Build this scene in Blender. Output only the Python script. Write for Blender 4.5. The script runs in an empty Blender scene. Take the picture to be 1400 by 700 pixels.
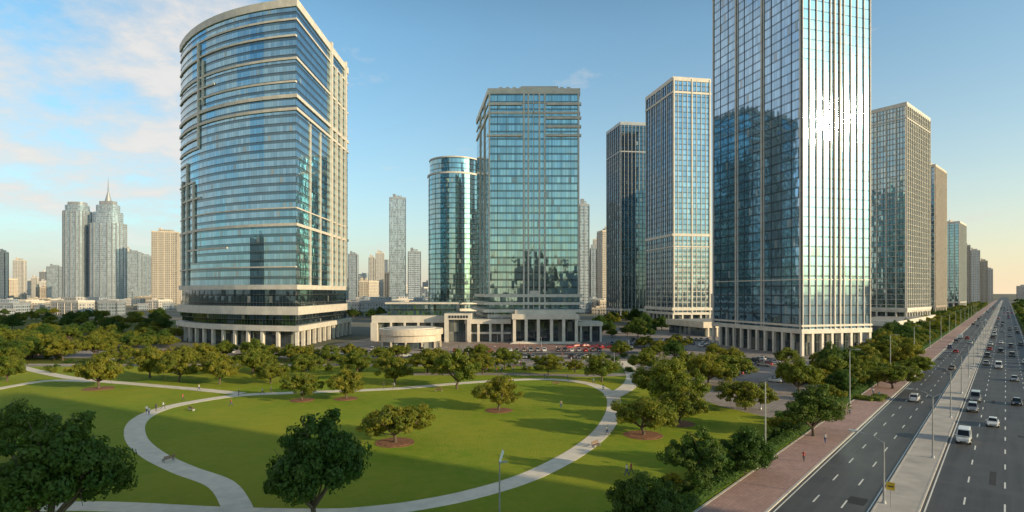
import bpy, bmesh, math, random
import numpy as np
from mathutils import Vector, Matrix
random.seed(7); rng=np.random.default_rng(7)
sc=bpy.context.scene
COL=sc.collection
R=math.radians
# ------------------------------------------------------------------ frames of reference
EYE=25.0
def at(x,y):            # image pixel coordinates -> ground metres (X right, Y ahead of the camera)
    Y=EYE*800/(y-400.0); return ((x-700.0)*Y/800.0, Y)
RD=Vector((0.645,0.764)); RP=Vector((0.764,-0.645))
def rd(s,t): v=RD*s+RP*t; return (v.x,v.y)
ROADANG=math.atan2(0.764,0.645)
SUN=Vector((0.88,-0.475,0)).normalized(); SUN_EL=R(14.5)

# ------------------------------------------------------------------ node helpers
def newmat(name):
    m=bpy.data.materials.new(name); m.use_nodes=True
    nt=m.node_tree; b=nt.nodes['Principled BSDF']; return m,nt,b
def nd(nt,t,**k):
    n=nt.nodes.new(t)
    for a,v in k.items(): setattr(n,a,v)
    return n
def mth(nt,op,a,b=None,c=None):
    n=nd(nt,'ShaderNodeMath',operation=op)
    for i,v in enumerate((a,b,c)):
        if v is None: continue
        if isinstance(v,(int,float)): n.inputs[i].default_value=v
        else: nt.links.new(v,n.inputs[i])
    return n.outputs[0]
def mixc(nt,f,a,b,blend='MIX'):
    n=nd(nt,'ShaderNodeMix',data_type='RGBA',blend_type=blend)
    for s,v in ((0,f),(6,a),(7,b)):
        if isinstance(v,(int,float)): n.inputs[s].default_value=v
        elif isinstance(v,tuple): n.inputs[s].default_value=(v+(1,))[:4]
        else: nt.links.new(v,n.inputs[s])
    return n.outputs[2]
def noise(nt,vec,scale,detail=3,rough=.55,out=0):
    n=nd(nt,'ShaderNodeTexNoise'); n.inputs['Scale'].default_value=scale
    n.inputs['Detail'].default_value=detail; n.inputs['Roughness'].default_value=rough
    if vec is not None: nt.links.new(vec,n.inputs['Vector'])
    return n.outputs[out]
def ramp(nt,v,lo,hi):
    n=nd(nt,'ShaderNodeMapRange'); n.inputs[1].default_value=lo; n.inputs[2].default_value=hi
    nt.links.new(v,n.inputs[0]); return n.outputs[0]
def plain(name,col,rough=.6,scale=.8,amt=.25,metal=0,bump=0,bscale=8,spec=None):
    m,nt,b=newmat(name)
    g=nd(nt,'ShaderNodeNewGeometry').outputs['Position']
    f=ramp(nt,noise(nt,g,scale,4),.3,.7)
    c=tuple(col)
    out=mixc(nt,f,tuple(x*(1-amt) for x in c),tuple(min(1,x*(1+amt)) for x in c))
    nt.links.new(out,b.inputs['Base Color'])
    b.inputs['Roughness'].default_value=rough; b.inputs['Metallic'].default_value=metal
    if spec is not None: b.inputs['Specular IOR Level'].default_value=spec
    if bump:
        bn=nd(nt,'ShaderNodeBump'); bn.inputs['Strength'].default_value=bump; bn.inputs['Distance'].default_value=.1
        nt.links.new(noise(nt,g,bscale,3),bn.inputs['Height']); nt.links.new(bn.outputs[0],b.inputs['Normal'])
    return m
def glass(name,tint,pw=1.6,fh=4.0,sp=.22,mw=.07,mull=(.10,.11,.12),spc=None,metal=.95,blind=.02,wob=.010,rough=.04,var=.14):
    m,nt,b=newmat(name)
    uv=nd(nt,'ShaderNodeUVMap').outputs[0]
    s=nd(nt,'ShaderNodeSeparateXYZ'); nt.links.new(uv,s.inputs[0])
    U=mth(nt,'DIVIDE',s.outputs[0],pw); V=mth(nt,'DIVIDE',s.outputs[1],fh)
    fu=mth(nt,'FRACT',U); fv=mth(nt,'FRACT',V)
    cb=nd(nt,'ShaderNodeCombineXYZ'); nt.links.new(mth(nt,'FLOOR',U),cb.inputs[0]); nt.links.new(mth(nt,'FLOOR',V),cb.inputs[1])
    wn=nd(nt,'ShaderNodeTexWhiteNoise'); nt.links.new(cb.outputs[0],wn.inputs[0])
    sc_=nd(nt,'ShaderNodeSeparateColor'); nt.links.new(wn.outputs[1],sc_.inputs[0])
    isp=mth(nt,'LESS_THAN',fv,sp)
    im=mth(nt,'MAXIMUM',mth(nt,'LESS_THAN',fu,mw),mth(nt,'LESS_THAN',mth(nt,'ABSOLUTE',mth(nt,'SUBTRACT',fv,sp)),.018))
    lo=noise(nt,uv,.03,2)
    c=mixc(nt,wn.outputs[0],tuple(x*(1-var) for x in tint),tuple(min(1,x*(1+var)) for x in tint))
    c=mixc(nt,ramp(nt,lo,.35,.65),mixc(nt,1.0,c,(.8,.87,.93),'MULTIPLY'),c)
    ibl=mth(nt,'LESS_THAN',sc_.outputs[1],blind)
    ibl=mth(nt,'MULTIPLY',ibl,mth(nt,'SUBTRACT',1.0,isp))
    c=mixc(nt,mth(nt,'MULTIPLY',ibl,.5),c,(.42,.40,.34))
    c=mixc(nt,isp,c,spc or tuple(x*.42 for x in tint))
    c=mixc(nt,im,c,mull)
    nt.links.new(c,b.inputs['Base Color'])
    me=mth(nt,'MULTIPLY',mth(nt,'SUBTRACT',1.0,mth(nt,'MAXIMUM',im,mth(nt,'MULTIPLY',ibl,.5))),metal)
    nt.links.new(me,b.inputs['Metallic'])
    r=mth(nt,'ADD',mth(nt,'MULTIPLY',im,.3),mth(nt,'MULTIPLY_ADD',isp,.03,rough))
    nt.links.new(r,b.inputs['Roughness'])
    g=nd(nt,'ShaderNodeNewGeometry').outputs['Normal']
    v1=nd(nt,'ShaderNodeVectorMath',operation='SUBTRACT'); nt.links.new(wn.outputs[1],v1.inputs[0]); v1.inputs[1].default_value=(.5,.5,.5)
    v2=nd(nt,'ShaderNodeVectorMath',operation='MULTIPLY_ADD'); nt.links.new(v1.outputs[0],v2.inputs[0]); v2.inputs[1].default_value=(wob*2,)*3; nt.links.new(g,v2.inputs[2])
    v3=nd(nt,'ShaderNodeVectorMath',operation='SUBTRACT'); nt.links.new(noise(nt,uv,.3,1,.5,1),v3.inputs[0]); v3.inputs[1].default_value=(.5,.5,.5)
    v4=nd(nt,'ShaderNodeVectorMath',operation='MULTIPLY_ADD'); nt.links.new(v3.outputs[0],v4.inputs[0]); v4.inputs[1].default_value=(wob*2.6,)*3; nt.links.new(v2.outputs[0],v4.inputs[2])
    v5=nd(nt,'ShaderNodeVectorMath',operation='NORMALIZE'); nt.links.new(v4.outputs[0],v5.inputs[0])
    nt.links.new(v5.outputs[0],b.inputs['Normal'])
    return m
def facade(name,wall,win,pw=3.2,fh=3.4,wu=.55,wv=.5,metal=.6):
    m,nt,b=newmat(name)
    uv=nd(nt,'ShaderNodeUVMap').outputs[0]
    s=nd(nt,'ShaderNodeSeparateXYZ'); nt.links.new(uv,s.inputs[0])
    U=mth(nt,'DIVIDE',s.outputs[0],pw); V=mth(nt,'DIVIDE',s.outputs[1],fh)
    iw=mth(nt,'MULTIPLY',mth(nt,'LESS_THAN',mth(nt,'FRACT',U),wu),mth(nt,'LESS_THAN',mth(nt,'FRACT',V),wv))
    cb=nd(nt,'ShaderNodeCombineXYZ'); nt.links.new(mth(nt,'FLOOR',U),cb.inputs[0]); nt.links.new(mth(nt,'FLOOR',V),cb.inputs[1])
    wn=nd(nt,'ShaderNodeTexWhiteNoise'); nt.links.new(cb.outputs[0],wn.inputs[0])
    w=mixc(nt,wn.outputs[0],tuple(x*.7 for x in win),tuple(min(1,x*1.4) for x in win))
    oi=nd(nt,'ShaderNodeObjectInfo').outputs['Random']
    wl=mixc(nt,oi,tuple(x*.8 for x in wall),tuple(min(1,x*1.15) for x in wall))
    wl=mixc(nt,ramp(nt,noise(nt,uv,.08,3),.3,.7),wl,mixc(nt,1.0,wl,(.88,.88,.9),'MULTIPLY'))
    nt.links.new(mixc(nt,iw,wl,w),b.inputs['Base Color'])
    nt.links.new(mth(nt,'MULTIPLY',iw,metal),b.inputs['Metallic'])
    nt.links.new(mth(nt,'MULTIPLY_ADD',iw,-.5,.65),b.inputs['Roughness'])
    return m

# ------------------------------------------------------------------ mesh builder
class MB:
    def __init__(s): s.v=[];s.f=[];s.uv=[];s.m=[]
    def face(s,pts,uv=None,m=0):
        i=len(s.v); s.v.extend(tuple(p) for p in pts); s.f.append(tuple(range(i,i+len(pts))))
        s.uv.extend(uv if uv else [(p[0],p[1]) for p in pts]); s.m.append(m)
    def prism(s,poly,z0,z1,m=0,capm=None,bottom=True,top=True):
        u=0; n=len(poly)
        for i in range(n):
            a=poly[i]; b=poly[(i+1)%n]; L=math.dist(a,b)
            s.face([(a[0],a[1],z0),(b[0],b[1],z0),(b[0],b[1],z1),(a[0],a[1],z1)],[(u,z0),(u+L,z0),(u+L,z1),(u,z1)],m); u+=L
        cm=m if capm is None else capm
        if top: s.face([(p[0],p[1],z1) for p in poly],m=cm)
        if bottom: s.face([(p[0],p[1],z0) for p in reversed(poly)],m=cm)
    def box(s,c,d,hl,hd,z0,z1,m=0):
        dx,dy=d; px,py=-dy,dx
        P=[(c[0]-dx*hl-px*hd,c[1]-dy*hl-py*hd),(c[0]+dx*hl-px*hd,c[1]+dy*hl-py*hd),(c[0]+dx*hl+px*hd,c[1]+dy*hl+py*hd),(c[0]-dx*hl+px*hd,c[1]-dy*hl+py*hd)]
        s.prism(P,z0,z1,m)
    def tube(s,p0,p1,r0,r1,n=8,m=0,caps=True):
        p0=Vector(p0);p1=Vector(p1);ax=(p1-p0).normalized()
        t=ax.orthogonal().normalized(); b=ax.cross(t)
        A=[p0+(t*math.cos(k*2*math.pi/n)+b*math.sin(k*2*math.pi/n))*r0 for k in range(n)]
        B=[p1+(t*math.cos(k*2*math.pi/n)+b*math.sin(k*2*math.pi/n))*r1 for k in range(n)]
        for k in range(n): s.face([A[k],A[(k+1)%n],B[(k+1)%n],B[k]],m=m)
        if caps: s.face(list(reversed(A)),m=m); s.face(B,m=m)
    def mesh(s,name,mats,smooth=False):
        me=bpy.data.meshes.new(name); me.from_pydata(s.v,[],s.f)
        for mm in mats: me.materials.append(mm)
        me.polygons.foreach_set('material_index',s.m)
        l=me.uv_layers.new(name='UVMap'); l.data.foreach_set('uv',np.array(s.uv,dtype=np.float32).ravel())
        if smooth: me.polygons.foreach_set('use_smooth',[True]*len(s.f))
        me.update(); return me
    def obj(s,name,mats,parent=None,smooth=False):
        o=bpy.data.objects.new(name,s.mesh(name,mats,smooth)); COL.objects.link(o)
        if parent: o.parent=parent
        return o
def inst(name,me,x,y,z=0,rot=0,scale=1):
    o=bpy.data.objects.new(name,me); COL.objects.link(o); o.location=(x,y,z); o.rotation_euler=(0,0,rot)
    o.scale=scale if isinstance(scale,tuple) else (scale,)*3
    return o
def empty(name):
    e=bpy.data.objects.new(name,None); COL.objects.link(e); e.empty_display_size=2; return e
def offs(poly,d):
    n=len(poly); out=[]
    for i in range(n):
        a=Vector(poly[i-1]);b=Vector(poly[i]);c=Vector(poly[(i+1)%n])
        e1=(b-a).normalized();e2=(c-b).normalized()
        n1=Vector((e1.y,-e1.x));n2=Vector((e2.y,-e2.x)); m=(n1+n2)
        m=m/max(.3,(m.length_squared/2)); out.append((b.x+m.x*d,b.y+m.y*d))
    return out
def lerp(a,b,t): return (a[0]+(b[0]-a[0])*t,a[1]+(b[1]-a[1])*t)

# ------------------------------------------------------------------ materials
M_trim=plain('pale_stone_trim',(.64,.58,.50),.55,.3,.12)
M_trim2=plain('cream_cladding',(.62,.52,.41),.6,.3,.15)
M_grey=plain('grey_metal_cladding',(.36,.37,.38),.4,.3,.15,metal=.3)
M_mull=plain('dark_mullion_metal',(.10,.12,.14),.35,.3,.15,metal=.6)
M_roof=plain('roof_concrete',(.30,.29,.27),.85,.2,.2)
M_dark=plain('dark_recess',(.03,.035,.04),.3,.3,.2)
M_g1=glass('curtain_glass_teal',(.30,.49,.57),1.6,3.9,.26,.06,wob=.009)
M_gd=glass('curtain_glass_dark',(.10,.16,.19),1.8,3.9,.2,.06,wob=.010)
M_g2=glass('curtain_glass_green',(.36,.53,.54),1.5,3.9,.24,.06,wob=.013)
M_gT=glass('curtain_glass_blue',(.34,.50,.65),1.45,3.9,.16,.06,wob=.008,rough=.05)
M_gB=glass('curtain_glass_grey_blue',(.32,.43,.51),1.6,3.9,.20,.07,wob=.016)
M_gC=glass('curtain_glass_sea',(.42,.50,.48),1.6,3.9,.20,.07,wob=.020)
M_lobby=glass('lobby_glass',(.16,.19,.20),2.4,5.0,.03,.05,metal=.7,blind=.25)
M_pole=plain('galvanised_steel',(.42,.43,.44),.4,2,.1,metal=.6)
M_white=plain('white_paint',(.78,.77,.74),.5,1,.06)

# ------------------------------------------------------------------ generic tower
def tower(name,poly,H,gm,tm,ledges=(),fins=(),base=9.0,colsp=7.0,floorband=None,plant=True,par=2.0):
    e=empty(name)
    core=MB(); core.prism(poly,base,H-.6,0,1,bottom=True); core.obj('curtain_wall',[gm,M_roof],e)
    lob=MB(); lob.prism(offs(poly,-2.2),0,base,0,1,bottom=False,top=False); lob.obj('lobby_glazing',[M_lobby,M_roof],e)
    tr=MB()
    tr.prism(offs(poly,.55),base-1.2,base+.6)
    o=offs(poly,.5); i=offs(poly,-.5); n=len(poly)
    for k in range(n):
        a,b=o[k],o[(k+1)%n]; c,d=i[(k+1)%n],i[k]
        tr.prism([a,b,c,d],H-par,H+.9)
    for z0,z1,out in ledges: tr.prism(offs(poly,out),z0,z1)
    if floorband:
        sp_,th,out,zt,mi=floorband; z=base+sp_
        while z<min(zt,H-4): tr.prism(offs(poly,out),z,z+th,mi); z+=sp_
    for side,ts,w,dp,z0,z1 in fins:
        a=Vector(poly[side]);b=Vector(poly[(side+1)%n]); dv=(b-a); L=dv.length; dv.normalize(); nv=Vector((dv.y,-dv.x))
        if isinstance(ts,(int,float)):
            k=max(1,round(L/ts)); ts=[j/k for j in range(k+1)]
        for t in ts:
            t_=min(max(t,w*.5/L),1-w*.5/L)
            c=a+dv*(L*t_)+nv*(dp/2-.1); tr.box((c.x,c.y),(dv.x,dv.y),w/2,dp/2+.1,z0,z1,1 if w<.21 else 0)
    P=offs(poly,-.2)
    for k in range(n):
        a,b=P[k],P[(k+1)%n]; L=math.dist(a,b)
        if L<3: continue
        c=max(1,round(L/colsp)); d=((b[0]-a[0])/L,(b[1]-a[1])/L)
        for j in range(c):
            q=lerp(a,b,j/c); tr.box(q,d,.55,.55,0,base-1.2)
    tr.obj('cladding_trim',[tm,M_mull],e)
    if plant:
        pl=MB(); cx=sum(p[0] for p in poly)/n; cy=sum(p[1] for p in poly)/n
        pp=[lerp((cx,cy),p,.55) for p in poly]; pl.prism(pp,H-.6,H+3.2,0)
        for j in range(6):
            q=lerp((cx,cy),poly[random.randrange(n)],random.uniform(.1,.75)); pl.box(q,(1,0),random.uniform(1,2.5),random.uniform(1,2),H-.6,H+random.uniform(3.4,5),1)
        pl.tube((cx,cy,H),(cx,cy,H+9),.15,.05,6,1)
        pl.obj('roof_plant',[M_grey,M_trim],e)
    return e,core,tr

# ---- curved office tower (left)
P0=(-180,318);P1=(-98.5,267)
curve=[]
for k in range(13):
    t=k/12; q=lerp(P0,P1,t); b=9.5*4*t*(1-t); curve.append((q[0]-.53*b,q[1]-.848*b))
poly1=[P1,(-98.4,350),(-172,374)]+curve[:-1]
H1=158.
led=[(H1-8.5,H1-7.6,.4),(131.5,132.6,.5),(114,115.6,.7),(108.2,109.5,.7),(55.5,56.8,.6),(63.5,64.1,.3),(26.4,28.6,1.0),(14.8,18.6,1.8),(7.4,9.8,2.2)]
e=empty('curved_office_tower')
a=MB(); a.prism(poly1,28.5,H1-1,0,1); a.obj('curtain_wall',[M_g1,M_roof],e)
a=MB(); a.prism(offs(poly1,-.6),9.6,28.4,0,1,top=False); a.obj('dark_glazing_band',[M_gd,M_roof],e)
a=MB(); a.prism(offs(poly1,-4),0,9.6,0,1,top=False,bottom=False); a.obj('lobby_glazing',[M_lobby,M_roof],e)
tr=MB()
for z0,z1,o in led: tr.prism(offs(poly1,o),z0,z1)
z=32.4
while z<H1-4:
    tr.prism(offs(poly1,.14),z,z+.26,1); z+=3.9
O=offs(poly1,.6);I=offs(poly1,-.8);n=len(poly1)
for k in range(n): tr.prism([O[k],O[(k+1)%n],I[(k+1)%n],I[k]],H1-2.4,H1+1.2)
for k in range(0,n):
    q=offs(poly1,.9)[k]; q2=offs(poly1,.9)[(k+1)%n]; L=math.dist(q,q2); c=max(1,round(L/8))
    for j in range(c):
        p=lerp(q,q2,j/c); tr.box(p,((q2[0]-q[0])/L,(q2[1]-q[1])/L),.7,.7,0,7.4)
def cpt(t,o=0.):
    q=lerp(P0,P1,t); b=9.5*4*t*(1-t); v=Vector((q[0]-.53*b,q[1]-.848*b))
    dv=Vector((81.5,-51))+Vector((-.53,-.848))*(9.5*4*(1-2*t)); dv.normalize(); nv=Vector((dv.y,-dv.x))
    v=v+nv*o; return (v.x,v.y),(dv.x,dv.y)
def vstrip(t,z0,z1,w=1.4,dp=.7):
    c,d=cpt(t,.15); tr.box(c,d,w/2,dp,z0,z1)
def hstrip(t0,t1,z,h=1.1,o=.55):
    ks=np.linspace(t0,t1,max(3,int((t1-t0)*24)))
    for i in range(len(ks)-1):
        tr.prism([cpt(ks[i],o)[0],cpt(ks[i+1],o)[0],cpt(ks[i+1],-.8)[0],cpt(ks[i],-.8)[0]],z,z+h)
vstrip(.08,28,84);vstrip(.18,28,92);vstrip(.28,40,80);vstrip(.34,97,149);vstrip(.39,118,140,.9)
hstrip(.03,.18,91,1);hstrip(.0,.28,80.5,.9);hstrip(.08,.36,72,.9);hstrip(0,.34,97,1.);hstrip(0,.34,102,1.);hstrip(0,.5,126,1.);hstrip(.34,1,121,.9);hstrip(.0,.34,141.5,1.);hstrip(.34,1,142,.9)
hstrip(.155,.6,46,.8,.5);hstrip(0,1,36.5,.6,.5)
for y in (317,326,335,344): tr.box((-97.9,y),(0,1),.9 if y in(317,344) else .45,.8,28,H1+ (2.5 if y in(317,344) else -8))
for y in (285,300): tr.box((-98.2,y),(0,1),.25,.45,28,107)
tr.obj('cladding_trim',[M_trim,M_mull],e)
pl=MB(); c0=(-137,322)
pl.prism([lerp(c0,p,.6) for p in poly1],H1-1,H1+3)
for j in range(16): 
    q=lerp(c0,poly1[j%n],random.uniform(.62,.9)); pl.box(q,(1,0),1.2,.9,H1-1,H1+random.uniform(2.5,4.5),0)
pl.tube((-110,330,H1),(-110,330,H1+9),.2,.06,6)
pl.obj('roof_plant',[M_grey],e)

# ---- central tower
poly2=[(-12.3,308),(35.4,308),(37.5,350),(-21.8,363)]
H2=131.5
e,_,_=tower('central_office_tower',poly2,H2,M_g2,M_trim,
  ledges=[(119,120.2,.5),(22.6,24.2,1.4),(18.6,20.0,2.2),(14.6,16.2,3.0),(H2-7,H2-6.4,.4)],
  fins=[(0,[(6.2+12.3)/47.7,(8.6+12.3)/47.7,(14.4+12.3)/47.7,(17.2+12.3)/47.7],.8,1.2,16.5,H2-2),(0,[0.002,.998],.8,.8,24,H2-2),(0,[(11.4+12.3)/47.7],.35,.5,16.5,H2-2),(0,[.1,.2,.3,.7,.8,.9],.2,.3,24,H2-2),(3,[.35,.7],.5,.6,24,H2-2)],base=13)
x=MB()
for z in (116.2,111.6,107.0,123.5):
    x.prism([(18,307.1),(36.4,307.1),(36.4,309),(18,309)],z,z+1.3)
for z in (107.0,123.5):
    x.prism([(-13.2,307.1),(5.4,307.1),(5.4,309),(-13.2,309)],z,z+1.1)
x.prism([(9.2,307.4),(14,307.4),(14,308.6),(9.2,308.6)],24,26)
for i in range(11): x.box((-6+i*3.6,311),(1,0),.9,.5,H2,H2+2.6)
x.prism([(5,316),(25,316),(25,335),(5,335)],H2,H2+5)
x.obj('facade_bands',[M_trim],e)
x=MB()
x.prism([(0,288),(33,288),(33,307.5),(0,307.5)],11.8,14.4)
x.prism([(1.5,290),(31.5,290),(31.5,306),(1.5,306)],14.4,16.4)
for cx in (1.2,7,13,19.5,25.5,31.8): x.box((cx,289.2),(1,0),.75,.75,0,11.8)
x.prism([(-24,296),(-.5,296),(-.5,312),(-24,312)],9.2,11.4)
x.prism([(-22,298),(-.6,298),(-.6,312),(-22,312)],3.9,4.9)
for cx in (-23,-17,-11,-5): x.box((cx,297),(1,0),.6,.6,0,9.2)
x.prism([(33.6,296),(46,296),(46,312),(33.6,312)],8,10)
for cx in (35,40,45): x.box((cx,297),(1,0),.5,.5,0,8)
for i in range(5): x.prism([(1-i*.5,287-i*.6),(32+i*.5,287-i*.6),(32+i*.5,288.2),(1-i*.5,288.2)],.0+.0,.9-.17*i)
x.obj('entrance_portal',[M_trim],e)
x=MB(); x.prism([(-.4,300),(33,300),(33,309),(-.4,309)],0,11.7); x.prism([(-22.5,301),(-.7,301),(-.7,313),(-22.5,313)],0,9.1); x.prism([(34,300),(45.5,300),(45.5,311),(34,311)],0,7.9); x.obj('entrance_glazing',[M_lobby],e)

# ---- cylindrical tower
cyl=[(-46+21.5*math.cos(k*2*math.pi/56),472+21.5*math.sin(k*2*math.pi/56)) for k in range(56)]
e=empty('round_glass_tower')
x=MB(); x.prism(cyl,12,118,0,1); x.prism(offs(cyl,-1.2),118,129.6,0,1); x.prism(offs(cyl,-2),0,12,0,1); x.obj('curtain_wall',[M_g2,M_roof],e)
x=MB()
for z0,z1,o in ((117,118.4,.6),(129.6,130.6,-.8),(10,12.6,1.2),(16,17.2,2.5)): x.prism(offs(cyl,o),z0,z1)
for k in range(0,56,7): x.tube((cyl[k][0],cyl[k][1],0),(cyl[k][0],cyl[k][1],10),.7,.7)
for k in range(0,56,4): x.box(cyl[k],(1,0),.18,.18,17,117,1)
x.obj('cladding_trim',[M_trim,M_mull],e)

# ---- low round pavilion
e=empty('round_pavilion')
c=(-46.5,270); cp=[(c[0]+14.6*math.cos(k*2*math.pi/48),c[1]+14.6*math.sin(k*2*math.pi/48)) for k in range(48)]
x=MB(); x.prism(cp,6.0,8.6,0,1); x.prism(offs(cp,-.9),3.0,6.0,0,1)
x.prism(offs(cp,-3.2),8.61,9.0,1,1)
for k in range(0,48,4): x.box(offs(cp,-1.0)[k],(1,0),.35,.35,0,3.0)
x.obj('ring_wall',[M_trim2,M_trim],e)
x=MB(); x.prism(offs(cp,-2),0,3.0,0,0,top=False); x.obj('glazing',[M_lobby],e)
# ---- low mall wing
e=empty('shopping_pavilion')
x=MB(); 
x.prism([(-72,300),(-34,300),(-34,330),(-72,330)],9.6,13.2,0,1)
x.prism([(-34,294),(-20.5,294),(-20.5,330),(-34,330)],11.4,14.5,0,1)
x.prism([(-72.3,299.3),(-69,299.3),(-69,330),(-72.3,330)],0,9.6)
for q in (-62,-55,-48,-41): x.box((q,300),(1,0),.5,.5,0,9.6)
x.box((-33,294.8),(1,0),1,.8,0,11.4); x.box((-21.6,294.8),(1,0),1,.8,0,11.4)
x.prism([(-66,304),(-28,304),(-28,326),(-66,326)],19.0,19.9)
x.obj('frame',[M_trim,M_roof],e)
x=MB(); x.prism([(-71,302),(-34.2,302),(-34.2,329),(-71,329)],0,9.5); x.prism([(-32,297),(-22.6,297),(-22.6,329),(-32,329)],0,11.3)
x.obj('storefront_glazing',[M_lobby],e)
x=MB(); x.prism([(-65,305),(-29,305),(-29,325),(-65,325)],13.2,19); x.obj('upper_glasshouse',[M_g2],e)
x=MB()
for i in range(7): x.box((-31.3+i*1.45,293.85),(1,0),.45,.08,12.2,13.5)
x.obj('sign_letters',[M_dark],e)

# ---- big glass tower right
A=Vector((114,230));f=Vector((.959,.283));l=Vector((-.283,.959))
B_=A+f*34;C_=B_+l*57;D_=A+l*57
polyT=[tuple(A),tuple(B_),tuple(C_),tuple(D_)]
tower('tall_glass_tower',polyT,169,M_gT,M_trim,ledges=[(30,30.4,.2),(11.5,12.3,.6)],
  fins=[(0,[0,.1,.2,.3,.4,.6,.7,.8,.9,1.0],.28,.5,10,168),(0,[.46,.54],.5,.65,10,168),
        (3,[i/10 for i in range(11)],.2,.2,10,168),(3,[.0,.30,.60,.988],.6,.45,10,168),(3,[.325,.625],.3,.35,10,168)],base=10,colsp=5)
# ---- right cluster B, A
def quad(corner,dir_r,lr,dir_l,ll):
    c=Vector(corner);a=Vector(dir_r).normalized();b=Vector(dir_l).normalized()
    return [tuple(c),tuple(c+a*lr),tuple(c+a*lr+b*ll),tuple(c+b*ll)]
qB=quad((117,425),(.985,.17),29,(-.2,.98),46)
tower('gridded_office_tower',qB,181,M_gB,M_trim,ledges=[(66,68,.8),(58,59,.6),(170,171.5,.6),(12,14,1.2)],
   fins=[(0,3.6,.36,.5,10,180),(3,9,.5,.6,10,180),(3,3,.2,.4,10,180),(0,[0,.5,1],.9,.9,10,181)],floorband=(3.9,.45,.2,64,0),base=10)
qA=quad((96.5,520),(.99,.14),24,(-.2,.98),34)
tower('dark_slab_tower',qA,176,M_gd,M_grey,ledges=[(150,151,.5)],fins=[(0,3.2,.4,.6,8,175),(3,5,.35,.6,8,175)],base=10)
# C row along the road
qC=quad((283,420),(.75,.66),60,(-.55,.835),46)
tower('sea_glass_tower',qC,161,M_gC,M_trim,ledges=[(150,151,.6),(12,14,1)],fins=[(0,4.6,.6,.8,10,160),(3,6.6,.6,.8,10,160),(3,2.2,.2,.3,10,160)],floorband=(3.9,.4,.2,200,0),base=12)
qD=quad((405,560),(.72,.69),50,(-.6,.8),40)
tower('cream_office_tower',qD,147,M_gB,M_trim2,fins=[(0,3.6,.8,.9,10,146),(3,3.6,.7,.9,10,146)],floorband=(3.9,.6,.25,200,0),base=12)
qE=quad((612,800),(.7,.714),60,(-.6,.8),60)
tower('teal_office_tower',qE,122,M_g2,M_trim,fins=[(0,6,.8,.8,10,121),(3,6,.8,.8,10,121)],base=12)
M_f1=facade('facade_cream',(.50,.43,.35),(.20,.21,.22))
M_f2=facade('facade_bluegrey',(.38,.42,.46),(.28,.34,.38),2.8,3.6,.75,.6,.6)  # lightened: aerial haze on the skyline is put into these colours
M_f3=facade('facade_white',(.58,.55,.51),(.25,.27,.28),3.6,3.4,.5,.45)
M_f4=facade('facade_glass_haze',(.38,.42,.45),(.34,.41,.46),2.2,3.8,.88,.78,.55)  # distant glass, aerial haze painted into the pale wall and window colours
M_f5=facade('facade_far_haze',(.54,.51,.48),(.42,.43,.44),4,3.8,.6,.5,.2)  # far blocks: haze is in the colour, walls and windows nearly equal
def block(name,poly,H,fm,setback=True,extra=0):
    e=MB(); e.prism(poly,0,H,0,1,bottom=False)
    cx=sum(p[0] for p in poly)/len(poly);cy=sum(p[1] for p in poly)/len(poly)
    o=offs(poly,.4);i=offs(poly,-.6)
    for k in range(len(poly)): e.prism([o[k],o[(k+1)%len(poly)],i[(k+1)%len(poly)],i[k]],H-1.2,H+1.3,1)
    if setback: e.prism([lerp((cx,cy),p,.55) for p in poly],H,H+5,0,1)
    e.box(lerp((cx,cy),poly[0],.4),(1,0),2.2,1.8,H,H+7.5 if H>25 else H+3,1)
    for k in range(len(poly)):
        a,b=poly[k],poly[(k+1)%len(poly)]; L=math.dist(a,b); c=max(2,int(L/9)); d=((b[0]-a[0])/L,(b[1]-a[1])/L)
        for j in range(c+1):
            q=lerp(a,b,j/c); e.box(q,d,.4,.4,0,H-1.3,1)
    return e.obj(name,[fm,{M_f1:M_trim2,M_f2:M_grey,M_f4:M_grey}.get(fm,M_trim)])
def rect(x,y,w,d,ang=0):
    c,s=math.cos(ang),math.sin(ang)
    return [(x+c*a-s*b,y+s*a+c*b) for a,b in ((-w/2,-d/2),(w/2,-d/2),(w/2,d/2),(-w/2,d/2))]
for (px,w,top,Y,fm) in ((1330,13,336,1000,M_f1),(1342.5,11,343,1200,M_f3),(1353,8,357,1450,M_f1),(1360,6,368,1800,M_f3)):
    X=(px-700)/800*Y; block('apartment_tower',rect(X,Y+20,w*Y/800*.9,50,-.6),25+(400-top)*Y/800,fm)
# podiums along the road
x=MB(); q=quad((232,352),(.68,.73),150,(-.73,.68),26); x.prism(q,4.6,7.6,0,1); x.prism(offs(q,-1.5),0,4.6,2,1,top=False)
for k in range(20):
    p=lerp(q[0],q[1],(k+.5)/20); x.box(p,(.68,.73),.5,.5,0,4.6,0)
x.obj('roadside_podium_building',[M_trim,M_roof,M_lobby])
x=MB(); q=quad((108,330),(.96,.28),70,(-.28,.96),40); x.prism(q,5,8.4,0,1); x.prism(offs(q,-1.5),0,5,2,1,top=False)
for k in range(12):
    p=lerp(q[0],q[1],(k+.5)/12); x.box(p,(.96,.28),.5,.5,0,5,0)
x.obj('car_park_podium_building',[M_trim2,M_roof,M_lobby])

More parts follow.
